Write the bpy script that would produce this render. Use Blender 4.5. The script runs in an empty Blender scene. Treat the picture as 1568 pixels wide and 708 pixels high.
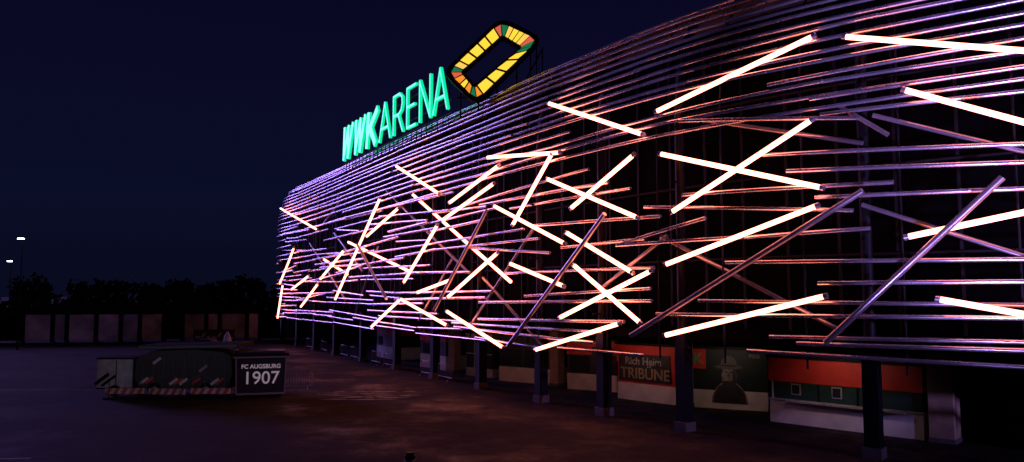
import bpy, math, random
from mathutils import Vector
random.seed(7)
scene=bpy.context.scene
col=scene.collection

# ------------------------------------------------------------------ materials
def mat(name, base=(0.5,0.5,0.5), metallic=0.0, rough=0.5, noise=0.0, nscale=4.0, bump=0.0, emit=None, estr=0.0, rvar=0.0, spec=0.5):
    m=bpy.data.materials.new(name); m.use_nodes=True
    nt=m.node_tree; b=nt.nodes["Principled BSDF"]
    b.inputs["Base Color"].default_value=(*base,1)
    b.inputs["Metallic"].default_value=metallic
    b.inputs["Roughness"].default_value=rough
    b.inputs["Specular IOR Level"].default_value=spec
    if noise or bump or rvar:
        tc=nt.nodes.new("ShaderNodeTexCoord"); n=nt.nodes.new("ShaderNodeTexNoise")
        n.inputs["Scale"].default_value=nscale; n.inputs["Detail"].default_value=6
        nt.links.new(tc.outputs["Object"],n.inputs["Vector"])
        if noise:
            r=nt.nodes.new("ShaderNodeMapRange")
            r.inputs["From Min"].default_value=0.3; r.inputs["From Max"].default_value=0.7
            r.inputs["To Min"].default_value=1-noise; r.inputs["To Max"].default_value=1+noise
            nt.links.new(n.outputs["Fac"],r.inputs["Value"])
            v=nt.nodes.new("ShaderNodeVectorMath"); v.operation="SCALE"
            v.inputs[0].default_value=base
            nt.links.new(r.outputs["Result"],v.inputs["Scale"])
            nt.links.new(v.outputs["Vector"],b.inputs["Base Color"])
        if rvar:
            r=nt.nodes.new("ShaderNodeMapRange")
            r.inputs["From Min"].default_value=0.35; r.inputs["From Max"].default_value=0.65
            r.inputs["To Min"].default_value=max(0.03,rough-rvar); r.inputs["To Max"].default_value=min(1,rough+rvar)
            nt.links.new(n.outputs["Fac"],r.inputs["Value"])
            nt.links.new(r.outputs["Result"],b.inputs["Roughness"])
        if bump:
            bp=nt.nodes.new("ShaderNodeBump"); bp.inputs["Strength"].default_value=bump
            nt.links.new(n.outputs["Fac"],bp.inputs["Height"]); nt.links.new(bp.outputs["Normal"],b.inputs["Normal"])
    if emit:
        b.inputs["Emission Color"].default_value=(*emit,1); b.inputs["Emission Strength"].default_value=estr
    return m

M_tube=mat("brushed_steel_tube",(0.76,0.71,0.76),0.82,0.24,noise=0.12,nscale=0.5,rvar=0.05)
M_tubed=mat("dark_steel_tube",(0.42,0.37,0.39),0.75,0.30,noise=0.3,nscale=0.7)
M_led=mat("led_tube_glow",(0.8,0.8,0.8),0,0.4,emit=(1.0,0.23,0.13),estr=9.0)
M_black=mat("black_steel",(0.005,0.005,0.006),0.0,0.55,noise=0.3,nscale=2,spec=0.15)
M_core=mat("dark_cladding",(0.0014,0.0013,0.0015),0.0,0.8,noise=0.4,nscale=0.6,spec=0.02)
M_roof=mat("roof_membrane",(0.02,0.02,0.025),0,0.7,noise=0.2)
M_conc=mat("concrete",(0.10,0.09,0.085),0,0.8,noise=0.25,nscale=1.2,bump=0.1)
M_white=mat("white_paint",(0.66,0.62,0.60),0,0.55,noise=0.22,nscale=0.9)
M_red=mat("red_paint",(0.55,0.035,0.022),0,0.5,noise=0.2,nscale=1.2)
M_green=mat("dark_green_paint",(0.010,0.040,0.030),0,0.5,noise=0.2)
M_gdark=mat("black_green_print",(0.008,0.018,0.015),0,0.5,noise=0.3)
M_kgreen=mat("green_print",(0.04,0.38,0.16),0,0.5,noise=0.1)
M_tan=mat("plaster_pillar",(0.36,0.25,0.17),0,0.75,noise=0.2,nscale=2,bump=0.1)
M_glass=mat("dark_glass",(0.02,0.025,0.03),0,0.12)
M_print=mat("dark_print",(0.024,0.022,0.024),0,0.55,noise=0.5,nscale=3)
M_grey=mat("grey_print",(0.34,0.32,0.30),0,0.6,noise=0.35,nscale=5)
M_face=mat("portrait_print",(0.17,0.155,0.145),0,0.6,noise=0.6,nscale=7)
M_tarp=mat("black_tarpaulin",(0.020,0.020,0.023),0,0.45,noise=0.3,nscale=2,bump=0.6,spec=0.4)
M_galv=mat("galvanised_steel",(0.28,0.27,0.28),0.6,0.4,noise=0.2)

# ------------------------------------------------------------------ mesh builder
class MB:
    def __init__(s): s.v=[];s.f=[];s.m=[];s.sm=[]
    def add(s,vs,fs,mi=0,smooth=False):
        o=len(s.v); s.v+= [tuple(v) for v in vs]
        for f in fs: s.f.append([i+o for i in f]); s.m.append(mi); s.sm.append(smooth)
    def tube(s,path,r,mi=0,n=10,cap_mi=None):
        path=[Vector(p) for p in path]; vs=[];k=len(path)
        for i,p in enumerate(path):
            d=(path[min(i+1,k-1)]-path[max(i-1,0)]).normalized()
            up=Vector((0,0,1)) if abs(d.z)<0.95 else Vector((1,0,0))
            a=d.cross(up).normalized(); b=a.cross(d).normalized()
            for j in range(n):
                t=2*math.pi*j/n; vs.append(p+a*r*math.cos(t)+b*r*math.sin(t))
        fs=[]
        for i in range(k-1):
            for j in range(n):
                j2=(j+1)%n; fs.append([i*n+j,i*n+j2,(i+1)*n+j2,(i+1)*n+j])
        s.add(vs,fs,mi,True)
        s.add(vs[:n],[list(range(n))],mi if cap_mi is None else cap_mi)
        s.add(vs[-n:],[list(range(n))[::-1]],mi if cap_mi is None else cap_mi)
    def box(s,c,ex,ey,ez,hx,hy,hz,mi=0):
        c=Vector(c);ex=Vector(ex);ey=Vector(ey);ez=Vector(ez)
        vs=[c+ex*hx*a+ey*hy*b+ez*hz*d for a in(-1,1) for b in(-1,1) for d in(-1,1)]
        s.add(vs,[[0,1,3,2],[4,6,7,5],[0,4,5,1],[2,3,7,6],[0,2,6,4],[1,5,7,3]],mi)
    def abox(s,x0,x1,y0,y1,z0,z1,mi=0):
        s.box(((x0+x1)/2,(y0+y1)/2,(z0+z1)/2),(1,0,0),(0,1,0),(0,0,1),(x1-x0)/2,(y1-y0)/2,(z1-z0)/2,mi)
    def obj(s,name,mats,parent=None,bevel=0):
        me=bpy.data.meshes.new(name); me.from_pydata(s.v,[],s.f); me.update()
        for m in mats: me.materials.append(m)
        me.polygons.foreach_set("material_index",s.m); me.polygons.foreach_set("use_smooth",s.sm)
        o=bpy.data.objects.new(name,me); col.objects.link(o)
        if parent: o.parent=parent
        if bevel:
            b=o.modifiers.new("bevel","BEVEL"); b.width=bevel; b.segments=2; b.limit_method="ANGLE"
        return o
def empty(name,loc=(0,0,0)):
    e=bpy.data.objects.new(name,None); e.location=loc; col.objects.link(e); return e

# ------------------------------------------------------------------ facade plan curve
PL=[(58,-1),(45,6.5),(33,13.8),(24,19.8),(16.7,25.3),(13,28.2),(9.6,31.3),(6.9,34.3),(3.9,38.6),(0.7,43.7),(-2.7,49.6),(-6.1,55.6),(-9.6,61.8),(-15.3,72),(-20.8,82),(-25.6,90.5),(-28.6,95.5),(-29.7,98.5),(-29.3,102),(-26,106),(-18,110),(0,114)]
def cr(p0,p1,p2,p3,t):
    return tuple(0.5*((2*b)+(-a+c)*t+(2*a-5*b+4*c-d)*t*t+(-a+3*b-3*c+d)*t**3) for a,b,c,d in zip(p0,p1,p2,p3))
pts=[];n=len(PL)
for i in range(n-1):
    p0=PL[max(i-1,0)];p3=PL[min(i+2,n-1)]
    for k in range(12): pts.append(cr(p0,PL[i],PL[i+1],p3,k/12))
pts.append(PL[-1])
S=[0]
for a,b in zip(pts,pts[1:]): S.append(S[-1]+math.dist(a,b))
SMAX=S[-1]
import bisect
def nrm(i):
    a=pts[max(i-1,0)];b=pts[min(i+1,len(pts)-1)]
    dx,dy=b[0]-a[0],b[1]-a[1];L=math.hypot(dx,dy); return (-dy/L,dx/L)
ZT=19.2
def inset(z):
    if z<=14: return 0
    q=min(1,(z-14)/(ZT-14)); return 2.4*(1-math.sqrt(max(0,1-q*q*0.98)))
def P(s,z,off=0.0):
    s=max(0,min(SMAX-1e-3,s)); i=bisect.bisect_right(S,s)-1; k=(s-S[i])/(S[i+1]-S[i])
    a,b=nrm(i),nrm(i+1); nx=a[0]*(1-k)+b[0]*k; ny=a[1]*(1-k)+b[1]*k
    L=math.hypot(nx,ny); nx/=L;ny/=L
    x=pts[i][0]*(1-k)+pts[i+1][0]*k; y=pts[i][1]*(1-k)+pts[i+1][1]*k
    d=off-inset(z)
    return Vector((x+nx*d,y+ny*d,z))
def frame(s):
    a=P(s-0.05,5);b=P(s+0.05,5); t=(b-a).normalized(); return t, Vector((-t.y,t.x,0))

stadium=empty("stadium_building",P(70,0))
inv=stadium.location
def shift(mb):
    mb.v=[(a-inv.x,b-inv.y,c-inv.z) for a,b,c in mb.v]; return mb

# --- LED tubes (s0,z0,s1,z1)
LED=[(62.9,14.2,55.7,15.9),(54.4,15.6,48.3,13.8),(52.4,13.2,47.7,11.0),(71.4,16.3,63.9,13.3),(62.7,12.2,55.5,10.0),(62.1,9.6,55.8,12.6),(77.9,14.3,70.2,13.4),(74.8,10.0,70.9,13.4),(69.1,10.4,64.5,12.4),(71.2,12.1,64.3,9.5),(77.0,11.2,69.8,8.6),(62.5,7.3,55.7,9.3),(69.5,9.1,64.7,7.0),(68.9,7.4,64.2,4.7),(70.1,4.8,63.5,7.0),(62.6,4.2,55.5,5.9),(52.5,8.0,48.2,8.8),(51.6,5.8,48.0,5.1),(75.1,7.7,69.9,6.4),(72.4,3.0,65.6,4.6),(83.6,4.8,76.0,2.9),
(93.7,16,85.2,12.9),(83.3,12.1,76.6,13.6),(84.5,11,77.2,12.6),(91.4,6.9,85.4,10.7),(83.5,5.8,76.7,8.4),(98.5,3.3,92.1,5.6),(92.1,5.6,83.7,3.9),(88.7,6.1,83.2,6.9),(109.1,5.5,97,13.8),(100.1,10.9,92.8,12.6),(133,16.4,116.2,12.6),(122.1,4.6,115.5,7),(114.5,7.5,106.6,10),(131.6,7.2,125.8,11.2),(132.2,3.1,130.3,7),(126.3,6.5,119.2,7.9)]
LEDB=[(91.2,13.5,76.1,6.7),(107.1,10.8,91.3,7.6),(115.4,9.5,107.3,7.8)]
def spath(s0,z0,s1,z1,off):
    k=2 if max(s0,s1)<118 else 6
    if k==2 and abs(s1-s0)>12: k=4
    return [P(s0+(s1-s0)*i/(k-1),z0+(z1-z0)*i/(k-1),off) for i in range(k)]
mb=MB();cap=MB()
for l in LED:
    p=spath(*l,0.02); mb.tube(p,0.10,0,12)
    for a,b in((p[0],p[1]),(p[-1],p[-2])):
        d=(b-a).normalized(); cap.tube([a-d*0.16,a-d*0.002],0.115,0,12)
for l in LEDB:
    p=spath(*l,-0.55); mb.tube(p,0.10,0,12)
shift(mb).obj("led_tubes",[M_led],stadium); shift(cap).obj("led_tube_end_caps",[M_tube],stadium)

# --- unlit diagonals
DG=[(55.4,4.2,49.6,9.8),(64.5,4.1,53.9,9.7),(75,3,66.2,9.8),(85.1,4.9,77.5,11),(101.7,10.2,94.4,5.6)]
DB=[(54.2,9.3,47.9,6.7),(53.7,12.6,49,10.7),(63.4,8.6,55.1,4.6),(60.8,13.5,54.1,11.6),(121.3,11.5,107.8,5.4),(116.6,13.1,109.8,15.1),(79.7,7,72.4,3),(81.5,3.9,73.4,9.8),(97.4,14.6,81.6,7.3),(67.5,6.3,63,8.6),(55,13.2,53.2,11.8),(105,4,99,10),(112,12,103,8),(90,4,84,8.5)]
mb=MB()
for l in DG: mb.tube(spath(*l,0.3),0.115,0,12)
for l in DB: mb.tube(spath(*l,-0.6),0.09,1,10)
shift(mb).obj("diagonal_tubes",[M_tubed,M_tubed],stadium)

# --- explicit long horizontals near the right
HZ=[(55.9,13.5,44,13.5),(55.6,12.9,44,12.6),(61.9,13.6,54.1,12.5),(58,11.6,44,10.6),(56.9,10.8,44,10.0),(55.9,9.7,44,9.3),(66,8.3,60.6,9.2),(58.9,8.3,53.9,8.4),(66,8.3,58.9,8.3),(59.8,7.3,44,7.05),(55.8,6.4,44,6.4),(61.2,5.7,44,5.6),(63.4,5.1,44,5.25),(57.9,4.3,44,4.5),(56.7,4.1,44,4.2),(58.9,3.7,44,3.55),(61.8,10.3,53,10),(64.3,10,54.5,9.1)]
mb=MB()
def long_tube(s0,z0,s1,z1,off,r,mi=0):
    k=max(2,int(abs(s1-s0)/1.6)+1)
    mb.tube([P(s0+(s1-s0)*i/(k-1),z0+(z1-z0)*i/(k-1),off) for i in range(k)],r,mi,12)
for i,l in enumerate(HZ): long_tube(*l,(-0.25,-0.48)[i%2],0.085)
z=3.2
while z<13.2:
    s=64+random.uniform(-2,6)
    while s<SMAX-4:
        L=random.uniform(6,16); dens=0.5 if s<82 else 0.72
        if z<4.6: dens=0.9
        if random.random()<dens:
            dz=random.uniform(-0.25,0.25) if random.random()<0.7 else random.uniform(-0.8,0.8)
            zz=z+random.uniform(-0.12,0.12)
            e=min(SMAX-1,s+L+random.uniform(-1,2))
            long_tube(s,max(3.0,zz+dz/2),e,max(3.0,zz-dz/2),random.choice((-0.22,-0.42,-0.62)),random.choice((0.075,0.085,0.09)))
        s+=L
    z+=0.49
z=3.6
while z<13:
    long_tube(0.5,z,44.2,z+random.uniform(-.2,.2),-0.3,0.085); z+=random.uniform(0.5,1.1)
z=13.1
while z<ZT:
    s=0.5; zc=z
    while s<SMAX-2:
        L=random.uniform(9,20); e=min(SMAX-0.5,s+L)
        zn=z+random.uniform(-0.13,0.13)
        if not(z<14.6 and random.random()<0.18) :
            long_tube(s,zc,e+0.3,zn,-0.22-0.12*random.random(),0.08)
        s=e; zc=zn
    z+=0.42 if z>14.5 else 0.46
shift(mb).obj("steel_tubes",[M_tube],stadium)

# --- posts + columns
mb=MB();pl=MB()
COL=[6,14.5,23,31.5,39.5,46.8,54.2,62.5,67.9,73.5,80.7,87.9,95.4,103.8,112.2,119.7,127,134]
for s in COL:
    t,nn=frame(s)
    c=P(s,0,-1.0)
    mb.box(c+Vector((0,0,2.35)),t,nn,(0,0,1),0.27,0.27,2.0)
    pl.box(c+Vector((0,0,0.2)),t,nn,(0,0,1),0.34,0.34,0.2)
    prof=[P(s,zz,-0.95) for zz in (4.3,8,12,14,16,17.5,18.6)]
    mb.tube(prof,0.22,0,8)
    for zz in (5,8,11,13.5):
        a=P(s,zz,-0.95);b=P(s,zz,-0.3); mb.tube([a,b],0.05,0,6)
shift(mb).obj("columns",[M_black],stadium); shift(pl).obj("column_plinths",[M_conc],stadium)
mb=MB()
s=2.5
while s<SMAX-2:
    mb.tube([P(s,zz,-0.75) for zz in (3.1,6,9,12,14,16,17.6,18.9)],0.045,0,6); s+=3.6
shift(mb).obj("secondary_uprights",[M_black],stadium)

# --- core walls, soffit, roof
def strip(prof,name,m,s0=0,s1=SMAX,step=2.0):
    mb=MB();k=int((s1-s0)/step)
    vs=[];q=len(prof)
    for i in range(k+1):
        s=s0+(s1-s0)*i/k
        for (off,z) in prof:
            p=P(s,5,off); vs.append((p.x,p.y,z))
    fs=[[i*q+j,(i+1)*q+j,(i+1)*q+j+1,i*q+j+1] for i in range(k) for j in range(q-1)]
    mb.add(vs,fs); return shift(mb).obj(name,[m],stadium)
strip([(-9,3.95),(-0.9,3.95),(-0.9,4.35),(-3.8,4.35),(-3.8,18.7)],"upper_wall",M_core)
strip([(-9.5,0),(-9.5,3.95)],"ground_floor_wall",M_core)
strip([(-3.8,18.7),(-2.35,19.05),(-2.35,19.25),(-12,19.8),(-14,19.8)],"roof",M_roof)
mb=MB()
for s in [x*2.4+1 for x in range(int(SMAX/2.4))]:
    t,nn=frame(s)
    p=P(s,5,-3.75); mb.box((p.x,p.y,11.5),t,nn,(0,0,1),0.06,0.06,7.1,0)
for zz in (7.6,11.2,14.8):
    for s in [x*2+1 for x in range(int(SMAX/2))]:
        a=P(s-1,5,-3.7);b=P(s+1,5,-3.7);a.z=b.z=zz; mb.tube([a,b],0.08,0,6)
shift(mb).obj("wall_mullions",[M_black],stadium)

# ------------------------------------------------------------------ roof sign
A=Vector((-13.6,70,0)); D=(Vector((-2.8,50.4,0))-A).normalized(); NO=Vector((D.y,-D.x,0))
if NO.y>0: NO=-NO
M_sg=mat("green_sign_light",(0.02,0.3,0.18),0,0.4,emit=(0.0,0.80,0.36),estr=1.12)
sign=empty("stadium_name_sign",tuple(A+Vector((0,0,18.7)))); so=sign.location
ZB=18.72;H=3.25
def stroke(mb,pts2,w,mi,depth=0.22,dep0=0.0):
    for (x0,y0),(x1,y1) in zip(pts2,pts2[1:]):
        a=A+D*x0+Vector((0,0,y0));b=A+D*x1+Vector((0,0,y1)); d=(b-a);L=d.length;d.normalize()
        e=d.cross(NO).normalized()
        mb.box((a+b)/2+NO*dep0-so,d,e,NO,L/2+w*0.35,w/2,depth/2,mi)
def letter(mb,ch,x0,x1,w,sh=0):
    g={"W":[[(0,1),(.16,0)],[(.16,0),(.5,.98)],[(.5,.98),(.70,0)],[(.70,0),(1,1)]],
       "K":[[(0,0),(0,1)],[(1,1),(.08,.42)],[(.3,.55),(1,0)]],
       "A":[[(0,0),(.5,1),(1,0)],[(.17,.32),(.83,.32)]],
       "R":[[(0,0),(0,1),(.65,1),(.92,.88),(.95,.72),(.85,.56),(.6,.48),(0,.48)],[(.5,.48),(1,0)]],
       "E":[[(1,0),(0,0),(0,1),(1,1)],[(0,.52),(.85,.52)]],
       "N":[[(0,0),(0,1),(1,0),(1,1)]]}[ch]
    for i,st in enumerate(g):
        q=[(x0+(x1-x0)*a+sh*b, ZB+w*0.4+(H-w*0.8)*b) for a,b in st]
        stroke(mb,q,w,0,0.22+0.006*i,0.003*i)
mb=MB()
letter(mb,"W",-5.6,-3.0,0.54,0.6);letter(mb,"W",-2.0,0.6,0.54,0.6);letter(mb,"K",1.7,3.9,0.66,0.45)
letter(mb,"A",5.0,7.6,0.19);letter(mb,"R",8.4,10.5,0.19);letter(mb,"E",11.4,13.2,0.19);letter(mb,"N",14.0,16.0,0.19);letter(mb,"A",16.6,19.0,0.19)
mb.obj("letters",[M_sg],sign)
mb=MB()
for k in [x*1.0-5.5 for x in range(25)]:
    a=A+D*k-NO*0.3-so
    mb.tube([a+Vector((0,0,17.6)),a+Vector((0,0,21.4))],0.04,0,6)
for zz in (18.5,19.4,21.2):
    mb.tube([A+D*-5.8-NO*0.25+Vector((0,0,zz))-so,A+D*19.2-NO*0.25+Vector((0,0,zz))-so],0.05,0,6)
mb.obj("support_frame",[M_black],sign)

# ------------------------------------------------------------------ logo sign
LY=50.0
logo=empty("illuminated_logo_sign",(-1.3,LY,21)); lo=logo.location
Mc={"y":mat("yellow_lightbox",(0.4,0.3,0.05),0,0.4,emit=(1.0,0.64,0.05),estr=1.2),
    "o":mat("orange_lightbox",(0.4,0.2,0.05),0,0.4,emit=(0.95,0.30,0.03),estr=1.0),
    "r":mat("red_lightbox",(0.4,0.1,0.08),0,0.4,emit=(0.80,0.13,0.07),estr=0.9),
    "g":mat("green_lightbox",(0.02,0.2,0.1),0,0.4,emit=(0.01,0.20,0.08),estr=0.9),
    "p":mat("pale_lightbox",(0.4,0.3,0.15),0,0.4,emit=(1.0,0.58,0.10),estr=1.1)}
mats=[M_black]+list(Mc.values()); keys=list(Mc.keys())
O=[(-0.75,23.78),(1.78,22.55),(-2.3,18.42),(-4.25,20.35)]
I=[(-0.64,22.76),(0.60,22.0),(-2.44,19.38),(-3.26,20.37)]
def rounded(poly,r,n=4):
    out=[];N=len(poly)
    for i in range(N):
        p=Vector(poly[i]);a=(Vector(poly[i-1])-p);b=(Vector(poly[(i+1)%N])-p)
        rr=min(r,a.length*.45,b.length*.45); a=p+a.normalized()*rr; b=p+b.normalized()*rr
        for k in range(n+1):
            t=k/n; out.append((a*(1-t)**2+p*2*t*(1-t)+b*t*t)); 
    return out
ro=rounded(O,0.62,2);ri=rounded(I,0.16,2)
mb=MB()
oo=rounded([(-0.72,24.06),(2.12,22.62),(-2.25,18.1),(-4.56,20.35)],0.85); ii=rounded([(-0.65,22.60),(0.44,21.96),(-2.44,19.56),(-3.08,20.36)],0.12)
N=len(oo)
vs=[(p.x-lo.x,y,p.y-lo.z) for y in (0.0,0.45) for ring in (oo,ii) for p in ring]
fs=[]
for i in range(N):
    j=(i+1)%N
    fs+= [[i,j,N+j,N+i],[2*N+i,3*N+i,3*N+j,2*N+j],[i,2*N+i,2*N+j,j],[N+i,N+j,3*N+j,3*N+i]]
mb.add(vs,fs,0)
def piece(q,c):
    cc=Vector((sum(p.x for p in q)/len(q),sum(p.y for p in q)/len(q)))
    q=[cc+(p-cc)*(1-0.105/max(.24,(p-cc).length)) for p in q]
    k=len(q)
    vs=[(p.x-lo.x,y,p.y-lo.z) for y in(-0.08,0.02) for p in q]
    mb.add(vs,[list(range(k))]+[[i,(i+1)%k,k+(i+1)%k,k+i] for i in range(k)],1+keys.index(c))
nc=3; NR=len(ro)
corner_cols=["rg","rg","og","rg"]
side_cols=["pyyp","gyyyy","oyo","pyyyy"]
side_w=[[.7,.8,.7,.8],[.5,1,1.3,1.2,1.2],[1,.8,1],[.6,1,1,.8,1]]
for c in range(4):
    for k in range(2):
        i=c*nc+k; piece([ro[i],ro[i+1],ri[i+1],ri[i]],corner_cols[c][k])
    a0,a1=ro[c*nc+2],ro[((c+1)*nc)%NR]; b0,b1=ri[c*nc+2],ri[((c+1)*nc)%NR]
    sc=side_cols[c];m_=len(sc)
    cuts=[0]
    for x in side_w[c]: cuts.append(cuts[-1]+x)
    cuts=[x/cuts[-1] for x in cuts]
    for k in range(m_):
        t0,t1=cuts[k],cuts[k+1]
        piece([a0.lerp(a1,t0),a0.lerp(a1,t1),b0.lerp(b1,t1),b0.lerp(b1,t0)],sc[k])
mb.obj("light_boxes",mats,logo)
mb=MB()
for x,z1 in ((-3.4,20.2),(-2.2,19.0),(-1.0,20.6),(0.3,21.8),(1.2,22.3),(2.0,22.3),(1.6,22.3)):
    mb.tube([(x-lo.x,0.9,17.6-lo.z),(x-lo.x,0.9,z1-lo.z)],0.06,0,6)
    mb.tube([(x-lo.x,0.9,z1-0.3-lo.z),(x-lo.x,0.4,z1-0.3-lo.z)],0.05,0,6)
mb.tube([(-3.6-lo.x,0.9,18.9-lo.z),(2.2-lo.x,0.9,18.9-lo.z)],0.06,0,6)
mb.tube([(0.3-lo.x,0.9,18.9-lo.z),(2.0-lo.x,0.9,22.2-lo.z)],0.05,0,6)
mb.obj("support_frame",[M_black],logo)

# ------------------------------------------------------------------ kiosks
def kiosk(name,a,b,h,depth,bands,extras=None,roof=True,light=0):
    a=Vector((*a,0));b=Vector((*b,0)); t=(b-a);L=t.length;t.normalize()
    back=Vector((-t.y,t.x,0)); 
    if back.y<0: back=-back
    root=empty(name,tuple((a+b)/2)); o=(a+b)/2
    mb=MB();ms=[]
    def mi(m):
        if m not in ms: ms.append(m)
        return ms.index(m)
    for z0,z1,m,pr in bands:
        c=(a+b)/2+back*(depth/2-pr/2)+Vector((0,0,(z0+z1)/2))-o
        mb.box(c,t,back,(0,0,1),L/2+pr,depth/2+pr/2,(z1-z0)/2,mi(m))
    if roof: mb.box((a+b)/2+back*(depth/2)+Vector((0,0,h+0.06))-o,t,back,(0,0,1),L/2+0.12,depth/2+0.12,0.058,mi(M_black))
    if extras:
        for (u0,u1,z0,z1,pr,m) in extras:
            mb.box(a+t*((u0+u1)/2)-back*(pr/2)+Vector((0,0,(z0+z1)/2))-o,t,back,(0,0,1),(u1-u0)/2,pr/2+0.004,(z1-z0)/2,mi(m))
    mb.obj("body",ms,root)
    if light:  # added fill lamp and housing under the soffit to brighten the kiosk front
        p=(a+b)/2-back*2.6+Vector((0,0,3.82)); m2=MB(); m2.box(p-o,t,back,(0,0,1),0.8,0.08,0.05,0); m2.obj("fill_lamp_housing",[M_black],root)
        l=bpy.data.lights.new("kiosk_fill_lamp","AREA");l.shape="RECTANGLE";l.size=1.6;l.size_y=0.1;l.energy=light*0.7;l.color=(1.0,0.66,0.52)
        lo_=bpy.data.objects.new("kiosk_fill_lamp",l);col.objects.link(lo_);lo_.parent=root;lo_.location=p-o-Vector((0,0,0.06))
        d=(back*1.0+Vector((0,0,-0.6))).normalized(); lo_.rotation_euler=(-d).to_track_quat("Z","Y").to_euler(); l.spread=math.radians(110)
    return root,a,t,back,o
def text(s,root,o,loc,t,size,m,ext=0.01,name="lettering",scale=(1,1)):
    cu=bpy.data.curves.new(name,"FONT");cu.body=s;cu.size=size;cu.extrude=ext;cu.align_x="CENTER";cu.align_y="CENTER"
    cu.offset=0.008
    ob=bpy.data.objects.new(name,cu);col.objects.link(ob);cu.materials.append(m)
    ob.parent=root;ob.location=loc-o;ob.rotation_euler=(math.radians(90),0,math.atan2(t.y,t.x));ob.scale=(scale[0],scale[1],1)
    return ob
kA,a,t,bk,o=kiosk("snack_kiosk",(12.2,37.6),(16.9,32.7),3.0,3.0,
   [(0,1.05,M_white,0.0),(1.05,1.12,M_grey,0.06),(1.12,1.92,M_green,-0.02),(1.92,3.0,M_red,0.03)],
   [(0.15,0.2,1.12,1.9,0.05,M_white),(1.1,1.55,1.35,1.85,0.03,M_grey),(1.15,1.5,1.4,1.8,0.05,M_glass),(3.0,3.45,1.35,1.85,0.03,M_grey),(3.05,3.4,1.4,1.8,0.05,M_glass),(4.7,5.1,1.35,1.85,0.03,M_grey),(4.75,5.05,1.4,1.8,0.05,M_glass),
    (2.35,2.42,1.12,1.92,0.02,M_black),(4.1,4.17,1.12,1.92,0.02,M_black),(0.9,6.2,1.02,1.09,0.3,M_grey)],light=26)
kB,a,t,bk,o=kiosk("snack_kiosk",(6.1,45.8),(9.1,42.6),3.1,3.0,
   [(0,0.95,M_white,0.0),(0.95,2.1,M_red,-0.02),(2.1,3.1,M_red,0.02)],
   [(0.15,3.7,1.1,2.6,0.05,M_print)],light=17)
text("TRIBÜNE",kB,o,a+t*2.0-bk*0.09+Vector((0,0,1.5)),t,0.85,M_tan)
text("Rich Heim",kB,o,a+t*1.9-bk*0.09+Vector((0,0,2.2)),t,0.6,M_grey,name="lettering_top")
kP,a,t,bk,o=kiosk("portrait_wall_kiosk",(9.55,42.3),(13.1,40.6),3.1,2.5,
   [(0,0.95,M_white,0.0),(0.95,3.1,M_gdark,-0.01)],[(0.0,0.8,2.05,3.1,0.03,M_red)],light=19)
text("K",kP,o,a+t*0.4-bk*0.06+Vector((0,0,2.55)),t,0.8,M_kgreen)
mb=MB()
def disc(cx,cz,rx,rz,pr,mi,a0=0,a1=2*math.pi,n=22):
    c=a+t*cx+Vector((0,0,cz))-bk*pr-o
    vs=[c+t*(rx*math.cos(a0+(a1-a0)*i/n))+Vector((0,0,rz*math.sin(a0+(a1-a0)*i/n))) for i in range(n+1)]
    mb.add(vs+[c],[[i,i+1,n+1] for i in range(n)],mi)
CX=2.0
disc(CX,0.3,0.92,1.15,0.02,1,0,math.pi); disc(CX,0.3,0.84,1.08,0.026,0,0,math.pi)
disc(CX,1.72,0.38,0.60,0.03,1)
disc(CX,1.45,0.35,0.42,0.04,0,math.pi,2*math.pi)
disc(CX,2.17,0.72,0.12,0.05,2); disc(CX,2.2,0.43,0.55,0.055,2,0,math.pi)
disc(CX,2.25,0.43,0.05,0.06,0)
disc(CX-.14,1.9,0.08,0.035,0.045,0);disc(CX+.14,1.9,0.08,0.035,0.045,0);disc(CX,1.74,0.04,0.12,0.045,0);disc(CX,1.54,0.18,0.03,0.05,1);disc(CX+.26,1.72,0.10,0.42,0.034,0)
mb.obj("portrait_mural",[M_print,M_face,mat("hat_print",(0.075,0.07,0.066),0,0.6)],kP)
text("PERE",kP,o,a+t*3.3-bk*0.05+Vector((0,0,2.75)),t,0.26,M_face,name="lettering_side")
def pillar(x,y,w,h,ang=-0.75):
    r=empty("pillar",(x,y,0)); m=MB(); e=Vector((math.cos(ang),math.sin(ang),0)); f=Vector((-e.y,e.x,0))
    m.box((0,0,h/2),e,f,(0,0,1),w/2,w/2,h/2,0); m.box((0,0,0.1),e,f,(0,0,1),w/2+.03,w/2+.03,0.1,1); m.box((0,0,h-0.12),e,f,(0,0,1),w/2+.04,w/2+.04,0.1,1); m.obj("shaft",[M_tan,M_conc],r,0.02)
pillar(17.6,32.4,0.95,3.9);pillar(9.25,42.1,0.55,3.9);pillar(2.95,51.8,0.7,3.9);pillar(-4.4,60.6,0.7,3.9);pillar(21,29.5,0.9,3.9)
kiosk("snack_kiosk",(3.5,50.3),(6.4,48.4),3.1,2.5,[(0,1.0,M_white,0.0),(1.0,2.2,M_print,-0.02),(2.2,3.1,M_red,0.02)],[(0.2,1.6,1.1,2.1,0.03,M_glass),(1.8,3.2,1.15,2.7,0.05,M_print)],light=8)
kiosk("snack_kiosk",(-0.9,55.0),(2.5,52.4),3.1,2.5,[(0,1.0,M_white,0.0),(1.0,3.1,M_print,-0.02)],[(0.3,1.9,1.1,2.2,0.03,M_glass),(2.2,3.9,1.1,2.2,0.03,M_glass)],light=7)
kiosk("glass_booth",(-3.4,58.6),(-1.4,56.6),3.1,2.0,[(0,0.6,M_grey,0.0),(0.6,2.7,M_glass,-0.02),(2.7,3.1,M_grey,0.02)],[(0.9,0.98,0.6,2.7,0.02,M_grey),(1.8,1.88,0.6,2.7,0.02,M_grey),(0,2.8,1.6,1.66,0.02,M_grey)],light=6)
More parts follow.
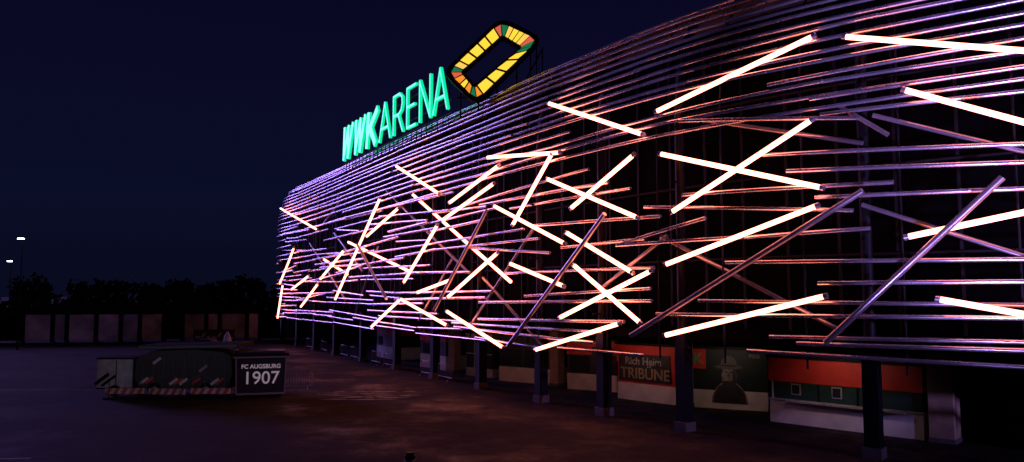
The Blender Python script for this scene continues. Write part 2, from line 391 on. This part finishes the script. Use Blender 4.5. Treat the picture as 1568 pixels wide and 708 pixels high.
kiosk("snack_kiosk",(-7.6,65.5),(-5.2,62.0),3.0,2.5,[(0,1.1,M_white,0.0),(1.1,2.2,M_print,-0.02),(2.2,3.0,M_red,0.02)],[(0.5,1.5,1.2,2.0,0.03,M_glass)])
kiosk("snack_kiosk",(-13,76),(-10.5,71.5),3.0,2.5,[(0,1.1,M_white,0.0),(1.1,2.2,M_print,-0.02),(2.2,3.0,M_red,0.02)],[(0.5,1.5,1.2,2.0,0.03,M_glass)])
kiosk("storage_wall",(19.3,31.0),(23.5,27.5),3.3,2.0,[(0,3.3,M_core,0.0)],[(0.6,1.6,0.1,2.2,0.03,M_grey),(0.66,1.54,0.15,2.14,0.05,M_black),(2.4,4.6,1.0,2.4,0.03,M_glass)])

# crowd barriers
def barrier(x,y,ang):
    r=empty("crowd_barrier",(x,y,0)); r.rotation_euler=(0,0,ang); m=MB()
    m.tube([(-1.1,0,0.25),(-1.1,0,1.05),(-1.0,0,1.12),(1.0,0,1.12),(1.1,0,1.05),(1.1,0,0.25)],0.022,0,8)
    m.tube([(-1.1,0,0.27),(1.1,0,0.27)],0.018,0,6)
    for i in range(13): m.tube([(-0.96+i*0.16,0,0.27),(-0.96+i*0.16,0,1.12)],0.009,0,5)
    for u in(-0.85,0.85): m.tube([(u,-0.3,0.02),(u,0,0.27),(u,0.3,0.02)],0.016,0,6)
    m.obj("frame",[M_galv],r)
barrier(-13.6,49.4,0.2)
for s in (86,89,97,100,106,109,116,122):
    p=P(s,0,-0.9); t_,n_=frame(s); barrier(p.x,p.y,math.atan2(t_.y,t_.x))

# ------------------------------------------------------------------ 1907 booth
bt=empty("merchandise_booth",(-14.6,46.1,0))
t=Vector((math.cos(0.28),math.sin(0.28),0)); bk=Vector((-t.y,t.x,0))
mb=MB()
h=2.35
def pr(u,v,z): return t*u+bk*v+Vector((0,0,z))
vs=[pr(-1.32,0,0.15),pr(1.32,0,0.15),pr(1.42,0,h),pr(-1.42,0,h),pr(-1.32,2.2,0.15),pr(1.32,2.2,0.15),pr(1.42,2.2,h),pr(-1.42,2.2,h)]
mb.add(vs,[[0,1,2,3],[5,4,7,6],[1,5,6,2],[4,0,3,7],[4,5,1,0]],0)
mb.box(pr(0,1.1,h+0.1),t,bk,(0,0,1),1.56,1.28,0.1,1)
mb.box(pr(0,1.1,h+0.25),t,bk,(0,0,1),1.3,1.05,0.06,0)
for u in(-1.36,1.36): mb.box(pr(u,-0.03,h/2+0.1),t,bk,(0.03*(1 if u>0 else -1),0,1),0.035,0.03,h/2-0.12,2)
mb.box(pr(0,-0.03,0.22),t,bk,(0,0,1),1.32,0.03,0.05,2)
mb.box(pr(0,-0.2,h-0.02),t,bk,(0,0,1),1.56,0.02,0.04,2)
for u in(-1,1):
    for v in(0.4,1.8): mb.tube([pr(u-0.06,v,0.15),pr(u+0.06,v,0.15)],0.15,1,10)
mb.obj("body",[M_tarp,M_black,mat("worn_grey_trim",(0.22,0.20,0.22),0,0.5)],bt)
M_txt=mat("white_glow_lettering",(0.85,0.82,0.85),0,0.5,emit=(0.8,0.72,0.78),estr=0.15)  # faint emission put into the lettering so it shows brighter in low light
text("1907",bt,Vector((0,0,0)),pr(0.02,-0.05,1.1),t,1.02,M_txt)
text("FC AUGSBURG",bt,Vector((0,0,0)),pr(0,-0.05,1.78),t,0.33,M_txt,name="lettering_top")

# ------------------------------------------------------------------ tarped trailer group
tr=empty("covered_trailer",(-19.5,46.2,0))
mb=MB()
def loft(rows,mi):
    k=len(rows)
    vs=[(x,rows[0][2],z) for x,z,_,_ in rows]+[(x,rows[0][3],z) for x,z,_,_ in rows]
    mb.add(vs,[list(range(k)),list(range(2*k-1,k-1,-1))]+[[i,k+i,k+(i+1)%k,(i+1)%k] for i in range(k)],mi)
loft([(x,z,0,2.6) for x,z in [(-2.2,0.45),(2.9,0.45),(3.2,1.3),(3.1,2.35),(2.6,2.6),(0.9,2.75),(-1.6,2.65),(-2.4,2.2),(-2.5,1.2)]],0)
mb.box((0.6,1.3,2.92),(1,0,0.02),(0,1,0),(0,0,1),2.9,1.45,0.12,1)
mb.box((0.6,-0.17,2.92),(1,0,0.02),(0,1,0),(0,0,1),2.88,0.012,0.09,5)
for x in(-1.3,1.7):
    for y in(0.1,2.5): mb.tube([(x,y-0.12,0.42),(x,y+0.12,0.42)],0.42,1,18)
    mb.tube([(x,-0.04,0.42),(x,-0.02,0.42)],0.2,3,12)
for i in range(9):
    mb.box((-2.0+i*0.6,-0.02,1.5),(1,0,0),(0,1,0),(0.04*((i%3)-1),0,1),0.02,0.015,0.95,5)
for i in range(5):
    mb.box((-1.7+i*0.95,-0.03,1.0+0.18*(i%2)),(0.93,0,0.36*(1 if i%2 else -1)),(0,1,0),(-0.36*(1 if i%2 else -1),0,0.93),0.45,0.012,0.018,5)
mb.tube([(-2.4,1.3,0.5),(-4.0,1.3,0.45)],0.06,1,8)
for i,(x,z,g_) in enumerate([(-1.9,0.95,2),(-1.62,0.97,4),(-0.2,0.9,2),(0.1,0.92,4),(0.38,0.90,2),(1.15,0.95,4),(2.2,0.9,2),(2.5,0.92,4),(1.5,1.65,3),(-1.2,2.1,2)]):
    mb.box((x,-0.045,z),(0.8,0,0.6),(0,1,0),(-0.6,0,0.8),0.28,0.006,0.08,g_)
mb.obj("body",[M_tarp,M_black,M_white,M_grey,M_red,mat("worn_strap",(0.10,0.09,0.10),0,0.5)],tr,0.0)
bx=empty("box_trailer",(-23.2,46.6,0)); mb=MB()
mb.abox(-1.2,0.9,0,1.8,0.5,2.15,0); mb.abox(-1.25,0.95,-0.05,1.85,2.15,2.25,1); mb.abox(-0.1,-0.05,-0.02,0,0.55,2.1,1); mb.abox(-1.2,0.9,-0.03,1.83,0.42,0.5,1)
for y in(0.0,1.8): mb.tube([(-0.1,y-0.1,0.33),(-0.1,y+0.1,0.33)],0.33,1,16)
mb.tube([(0.9,0.9,0.5),(1.7,0.9,0.5)],0.05,1,8); mb.box((-0.9,-0.02,1.0),(0.8,0,0.6),(0,1,0),(-0.6,0,0.8),0.5,0.008,0.1,1);mb.box((-0.5,-0.02,0.9),(0.8,0,0.6),(0,1,0),(-0.6,0,0.8),0.5,0.008,0.08,1)
mb.obj("body",[mat("dirty_white_panel",(0.6,0.56,0.56),0,0.5,noise=0.3,nscale=2),M_black],bx,0.02)
M_ww=mat("worn_white",(0.55,0.52,0.52),0,0.6,noise=0.4,nscale=3)
for i,(x,y,rz) in enumerate([(-22.1,45.3,0.05),(-19.6,45.1,-0.1),(-17.2,45.3,0.08)]):
    br=empty("barrier_board",(x,y,0)); br.rotation_euler=(0,0,rz); mb=MB()
    mb.abox(-1.1,1.1,0,0.04,0.30,0.62,0)
    for k in range(5):
        x0=-1.1+k*0.44
        mb.add([(x0,-0.004,0.30),(x0+0.22,-0.004,0.30),(x0+0.40,-0.004,0.62),(x0+0.18,-0.004,0.62)],[[0,1,2,3]],1)
    for u in(-0.9,0.9): mb.tube([(u,0.06,0.02),(u,0.06,0.95)],0.025,2,6); mb.abox(u-0.25,u+0.25,-0.12,0.22,0,0.09,2)
    mb.obj("board",[M_ww,M_red,M_black],br)
fl=empty("folded_parasol",(-18.2,50.5,0)); mb=MB()
mb.tube([(0,0,0.05),(0,0,3.75)],0.03,1,8)
k=10;vs=[];
for zz,r in ((1.9,0.10),(2.2,0.30),(2.8,0.26),(3.3,0.16),(3.6,0.04)):
    for j in range(k): 
        q=r*(1.25 if j%2 else 0.8); vs.append((q*math.cos(2*math.pi*j/k),q*math.sin(2*math.pi*j/k),zz))
mb.add(vs,[[i*k+j,i*k+(j+1)%k,(i+1)*k+(j+1)%k,(i+1)*k+j] for i in range(4) for j in range(k)],0,True)
mb.tube([(0,0,0.0),(0,0,0.1)],0.35,1,14)
mb.obj("canopy",[mat("grey_canvas",(0.22,0.21,0.23),0,0.8,noise=0.3),M_black],fl)

# ------------------------------------------------------------------ fence, banners, car
fw=empty("boundary_wall",(-60,100,0)); mb=MB()
x=-75.0
for i in range(66):
    w=random.choice((1.6,2.2,2.8,3.3)); X0=x;X1=x+w
    y=lambda X:(97+(X+62)*0.2-100)
    m=random.choice((0,0,0,3,3,1))
    mb.add([(X0+60,y(X0),0.25),(X1+60-0.5,y(X1-0.5),0.25),(X1+60-0.5,y(X1-0.5),3.4),(X0+60,y(X0),3.4)],[[0,1,2,3]],m)
    mb.abox(X1+60-0.5,X1+60,y(X1)-0.15,y(X1)+0.15,0,3.6,2)
    x+=w
    if x>-14: break
mb.obj("panels",[mat("wall_panel_white",(0.32,0.30,0.32),0,0.7,noise=0.5,nscale=0.5),M_core,M_black,mat("wall_panel_grey",(0.18,0.17,0.19),0,0.7,noise=0.5,nscale=0.5)],fw)
bn=empty("banner_fence",(-34,88,0)); mb=MB()
mb.abox(-1.5,3.0,0,0.06,0.5,2.0,0)
for u in(-1.5,0,1.5,3.0): mb.tube([(u,0.1,0),(u,0.1,2.2)],0.04,1,6)
for i in range(7): 
    c=(-1.0+i*0.6,-0.01,1.2+0.2*math.sin(i*2)); mb.box(c,(math.cos(i),0,math.sin(i)),(0,1,0),(-math.sin(i),0,math.cos(i)),0.28,0.01,0.12,2)
mb.obj("banner",[M_print,M_black,M_grey],bn)
car=empty("parked_car",(-31,80,0)); mb=MB()
prof=[(-2.2,0.35),(-2.25,0.8),(-2.0,0.95),(-1.3,1.0),(-0.7,1.42),(0.6,1.45),(1.3,1.02),(2.0,0.92),(2.2,0.7),(2.2,0.35)]
k=len(prof)
vs=[(px,-0.85*(0.82 if pz>1.1 else 1),pz) for px,pz in prof]+[(px,0.85*(0.82 if pz>1.1 else 1),pz) for px,pz in prof]
mb.add(vs,[list(range(k)),list(range(2*k-1,k-1,-1))]+[[i,k+i,k+(i+1)%k,(i+1)%k] for i in range(k)],0)
for wx in(-1.4,1.35):
    for y in(-0.8,0.8): mb.tube([(wx,y-0.1,0.32),(wx,y+0.1,0.32)],0.32,1,16)
mb.add([(-1.15,-0.84,1.04),(1.1,-0.84,1.04),(0.55,-0.73,1.38),(-0.62,-0.73,1.38)],[[0,1,2,3]],2)
mb.obj("body",[mat("car_paint_grey",(0.12,0.12,0.13),0.3,0.3),M_black,M_glass],car,0.03)

# ------------------------------------------------------------------ tree line
M_leaf=mat("foliage",(0.025,0.035,0.018),0,0.9,noise=0.5,nscale=0.4,spec=0.1)
M_bark=mat("bark",(0.05,0.035,0.025),0,0.9)
mb=MB()
R=random.Random(3)
for i in range(60):
    X=-116+i*2.1+R.uniform(-1,1); Y=R.uniform(124,142)
    if X>6: break
    Ht=R.uniform(6.8,8.8)+ (1.5 if i%11==0 else 0)
    mb.tube([(X,Y,0),(X+R.uniform(-.3,.3),Y,Ht*0.4),(X+R.uniform(-.5,.5),Y,Ht*0.8)],0.2,1,6)
    cl=[(X+R.uniform(-2.4,2.4),Y+R.uniform(-1.5,1.5),Ht*R.uniform(0.35,0.9),R.uniform(0.9,1.8)) for _ in range(9)]
    for cx,cy,cz,r in cl:
        mb.tube([(X,Y,Ht*0.3),(cx,cy,cz)],0.05,1,4)
        for _ in range(42):
            d=Vector((R.gauss(0,1),R.gauss(0,1),R.gauss(0,1))).normalized()*r*R.uniform(0.3,1.15)
            c=Vector((cx,cy,cz))+d; u=Vector((R.gauss(0,1),R.gauss(0,1),R.gauss(0,1))).normalized()*0.30; w=u.cross(Vector((R.gauss(0,1),R.gauss(0,1),R.gauss(0,1)))).normalized()*0.22
            mb.add([c-u-w,c+u-w,c+u+w,c-u+w],[[0,1,2,3]],0)
for i in range(8000):
    c=Vector((R.uniform(-118,0),R.uniform(120,124),R.uniform(0,6.0)*R.uniform(.5,1)));u=Vector((R.gauss(0,1),R.gauss(0,1),R.gauss(0,1))).normalized()*0.5; w=u.cross(Vector((R.gauss(0,1),R.gauss(0,1),R.gauss(0,1)))).normalized()*0.4
    mb.add([c-u-w,c+u-w,c+u+w,c-u+w],[[0,1,2,3]],0)
mb.obj("tree_line",[M_leaf,M_bark])

# ------------------------------------------------------------------ street lamps
M_lamp=mat("lamp_glow",(0.9,0.9,0.9),0,0.3,emit=(0.85,0.88,1.0),estr=12)
for X,Y,Z in((-53.2,85,11.9),(-70.3,110,10.5)):
    r=empty("trailer_fill_spot",(X,Y,0)); mb=MB()
    mb.tube([(0,0,0),(0,0,3)],0.11,0,8); mb.tube([(0,0,3),(0,0,Z)],0.05,0,8); mb.tube([(0,0,Z),(0.3,-0.5,Z+0.15),(0.5,-0.9,Z+0.1)],0.04,0,8)
    mb.abox(0.1,0.7,-1.2,-0.7,Z+0.06,Z+0.16,0); mb.abox(0.15,0.65,-1.15,-0.75,Z-0.06,Z+0.056,1)
    mb.obj("mast",[M_black,M_lamp],r)
bo_=empty("bollard",(-3.45,27,0)); mb=MB()
mb.tube([(0,0,0),(0,0,0.5)],0.17,0,14); mb.tube([(0,0,0.5),(0,0,0.56)],0.19,0,14); mb.tube([(0,0,0.56),(0,0,0.62),(0,0,0.66)],0.14,0,14); mb.tube([(0,0,0.35),(0,0,0.42)],0.175,1,14)
mb.obj("post",[M_black,M_grey],bo_)

# ------------------------------------------------------------------ ground
g=bpy.data.materials.new("asphalt_pavers"); g.use_nodes=True; nt=g.node_tree; b=nt.nodes["Principled BSDF"]
b.inputs["Specular IOR Level"].default_value=0.14
tc=nt.nodes.new("ShaderNodeTexCoord")
n1=nt.nodes.new("ShaderNodeTexNoise"); n1.inputs["Scale"].default_value=0.16; n1.inputs["Detail"].default_value=9; n1.inputs["Roughness"].default_value=0.7
n2=nt.nodes.new("ShaderNodeTexNoise"); n2.inputs["Scale"].default_value=14; n2.inputs["Detail"].default_value=4
br=nt.nodes.new("ShaderNodeTexBrick"); br.inputs["Scale"].default_value=1.0; br.inputs["Brick Width"].default_value=2.4; br.inputs["Row Height"].default_value=1.2; br.inputs["Mortar Size"].default_value=0.03
br.inputs["Color1"].default_value=(1,1,1,1);br.inputs["Color2"].default_value=(0.6,0.6,0.6,1);br.inputs["Mortar"].default_value=(0.25,0.25,0.25,1)
mp=nt.nodes.new("ShaderNodeMapping"); mp.inputs["Rotation"].default_value=(0,0,math.radians(-31)); nt.links.new(tc.outputs["Object"],mp.inputs["Vector"])
for x in(n1,n2): nt.links.new(tc.outputs["Object"],x.inputs["Vector"])
nt.links.new(mp.outputs["Vector"],br.inputs["Vector"])
cr_=nt.nodes.new("ShaderNodeValToRGB"); cr_.color_ramp.elements[0].position=0.38;cr_.color_ramp.elements[0].color=(0.008,0.007,0.0052,1);cr_.color_ramp.elements[1].position=0.70;cr_.color_ramp.elements[1].color=(0.050,0.040,0.028,1)
nt.links.new(n1.outputs["Fac"],cr_.inputs["Fac"])
mx=nt.nodes.new("ShaderNodeMix");mx.data_type="RGBA";mx.blend_type="MULTIPLY";mx.inputs["Factor"].default_value=0.7
nt.links.new(cr_.outputs["Color"],mx.inputs["A"]);nt.links.new(br.outputs["Color"],mx.inputs["B"]);nt.links.new(mx.outputs["Result"],b.inputs["Base Color"])
mr=nt.nodes.new("ShaderNodeMapRange");mr.inputs["From Min"].default_value=0.48;mr.inputs["From Max"].default_value=0.68;mr.inputs["To Min"].default_value=0.9;mr.inputs["To Max"].default_value=0.36
nt.links.new(n1.outputs["Fac"],mr.inputs["Value"]);nt.links.new(mr.outputs["Result"],b.inputs["Roughness"])
ad=nt.nodes.new("ShaderNodeMath");ad.operation="ADD";nt.links.new(n2.outputs["Fac"],ad.inputs[0]);nt.links.new(br.outputs["Fac"],ad.inputs[1])
bp=nt.nodes.new("ShaderNodeBump");bp.inputs["Strength"].default_value=0.3;bp.inputs["Distance"].default_value=0.02
nt.links.new(ad.outputs[0],bp.inputs["Height"]);nt.links.new(bp.outputs["Normal"],b.inputs["Normal"])
mb=MB(); mb.add([(-900,-200,0),(900,-200,0),(900,1600,0),(-900,1600,0)],[[0,1,2,3]]); mb.obj("ground",[g])
M_line=mat("road_paint",(0.5,0.48,0.45),0,0.6,noise=0.5,nscale=3)
M_patch=mat("pale_brown_patch",(0.15,0.12,0.09),0,0.7,noise=0.9,nscale=2.5)  # pale brown for the irregular patches laid in rows on the paving
mb=MB()
mb.add([(-34,49.6,0.004),(-26.5,49.8,0.004),(-26.5,49.95,0.004),(-34,49.75,0.004)],[[0,1,2,3]])
mb.add([(-19.2,29.0,0.004),(-17.6,29.15,0.004),(-17.6,29.3,0.004),(-19.2,29.15,0.004)],[[0,1,2,3]])
RR=random.Random(5)
for i in range(30):
    cx=-11.2+RR.uniform(0,5.5);cy=45.2+RR.choice((0,0.9,1.8,2.7,3.6))+RR.uniform(-.15,.15);L=RR.uniform(0.3,1.1);w=RR.uniform(0.15,0.38);s_=RR.uniform(-.4,.4)
    k=13; ring=[(cx+L*math.cos(2*math.pi*j/k)*RR.uniform(.5,1.1)+s_*math.sin(2*math.pi*j/k),cy+w*math.sin(2*math.pi*j/k)*RR.uniform(.4,1.2),0.004+0.0005*i) for j in range(k)]
    mb.add(ring,[list(range(k))],1)
mb.obj("road_lines_and_patches",[M_line,M_patch])

# ------------------------------------------------------------------ world + lamps
w=bpy.data.worlds.new("World"); scene.world=w; w.use_nodes=True; nt=w.node_tree
bg=nt.nodes["Background"]; tc=nt.nodes.new("ShaderNodeTexCoord"); sp=nt.nodes.new("ShaderNodeSeparateXYZ"); rp=nt.nodes.new("ShaderNodeValToRGB")
nt.links.new(tc.outputs["Generated"],sp.inputs[0]); nt.links.new(sp.outputs["Z"],rp.inputs["Fac"])
e=rp.color_ramp.elements; e[0].position=0.0; e[0].color=(0.0026,0.0036,0.0125,1); e[1].position=0.5; e[1].color=(0.0018,0.0015,0.0105,1)
x=rp.color_ramp.elements.new(0.12); x.color=(0.0032,0.0042,0.0195,1)
x=rp.color_ramp.elements.new(0.30); x.color=(0.0032,0.0029,0.0180,1)
nt.links.new(rp.outputs["Color"],bg.inputs["Color"]); bg.inputs["Strength"].default_value=1.0
def sun(name,dir_from,colr,st,ang):
    l=bpy.data.lights.new(name,"SUN");l.color=colr;l.energy=st;l.angle=math.radians(ang)
    o=bpy.data.objects.new(name,l);col.objects.link(o)
    o.rotation_euler=Vector(dir_from).to_track_quat("Z","Y").to_euler()
sun("violet_fill_sun",(-0.72,0.62,0.20),(0.40,0.24,1.0),0.85,12)  # added violet fill raking the facade tubes; no real sun at night
def flood(x,y,z,tx,ty,tz,c,e,ang=60,mast=True,name=None):
    r=empty(name or ("floodlight_mast" if mast else "ground_uplight"),(x,y,0)); mb=MB()
    mb.tube([(0,0,0),(0,0,max(0.12,z-0.3))],0.1,0,8)
    d=(Vector((tx,ty,tz))-Vector((x,y,z))).normalized(); s_=d.cross(Vector((0,0,1))).normalized(); u=s_.cross(d)
    mb.box(Vector((0,0,z))-d*0.3,s_,u,d,0.35,0.25,0.12,0); mb.obj("housing",[M_black],r)
    l=bpy.data.lights.new("floodlight","SPOT");l.energy=e;l.color=c;l.spot_size=math.radians(ang);l.spot_blend=0.8;l.shadow_soft_size=0.25
    o=bpy.data.objects.new("lamp",l);col.objects.link(o);o.parent=r;o.location=(0,0,z);o.rotation_euler=(-d).to_track_quat("Z","Y").to_euler()
V=(0.42,0.28,1.0)
flood(30,6,7,20,24,11,V,24000,ang=60)
flood(8.0,17.5,0.5,16.5,25.6,12,V,11000,ang=62,mast=False)
flood(13,13.5,0.5,20,22,11,V,10000,ang=68,mast=False)
flood(-2,22,0.5,4,38,20.5,V,7000,ang=32,mast=False)
flood(-42,55,13,-19,81,17,V,30000,ang=38)
flood(-30,14,8,-18.5,46,1.2,(0.85,0.8,1.0),1500,ang=26,name="trailer_fill_spot")  # added out-of-view fill spot to brighten the trailer and booth fronts

# ------------------------------------------------------------------ camera
c=bpy.data.cameras.new("camera"); c.sensor_width=36; c.lens=1200/1568*36; c.clip_end=3000
co=bpy.data.objects.new("camera",c); col.objects.link(co); co.location=(0,0,6)
co.rotation_euler=(math.radians(90)+math.atan(96/1200),0,0); scene.camera=co
scene.view_settings.view_transform="Standard"; scene.view_settings.look="None"; scene.view_settings.exposure=0
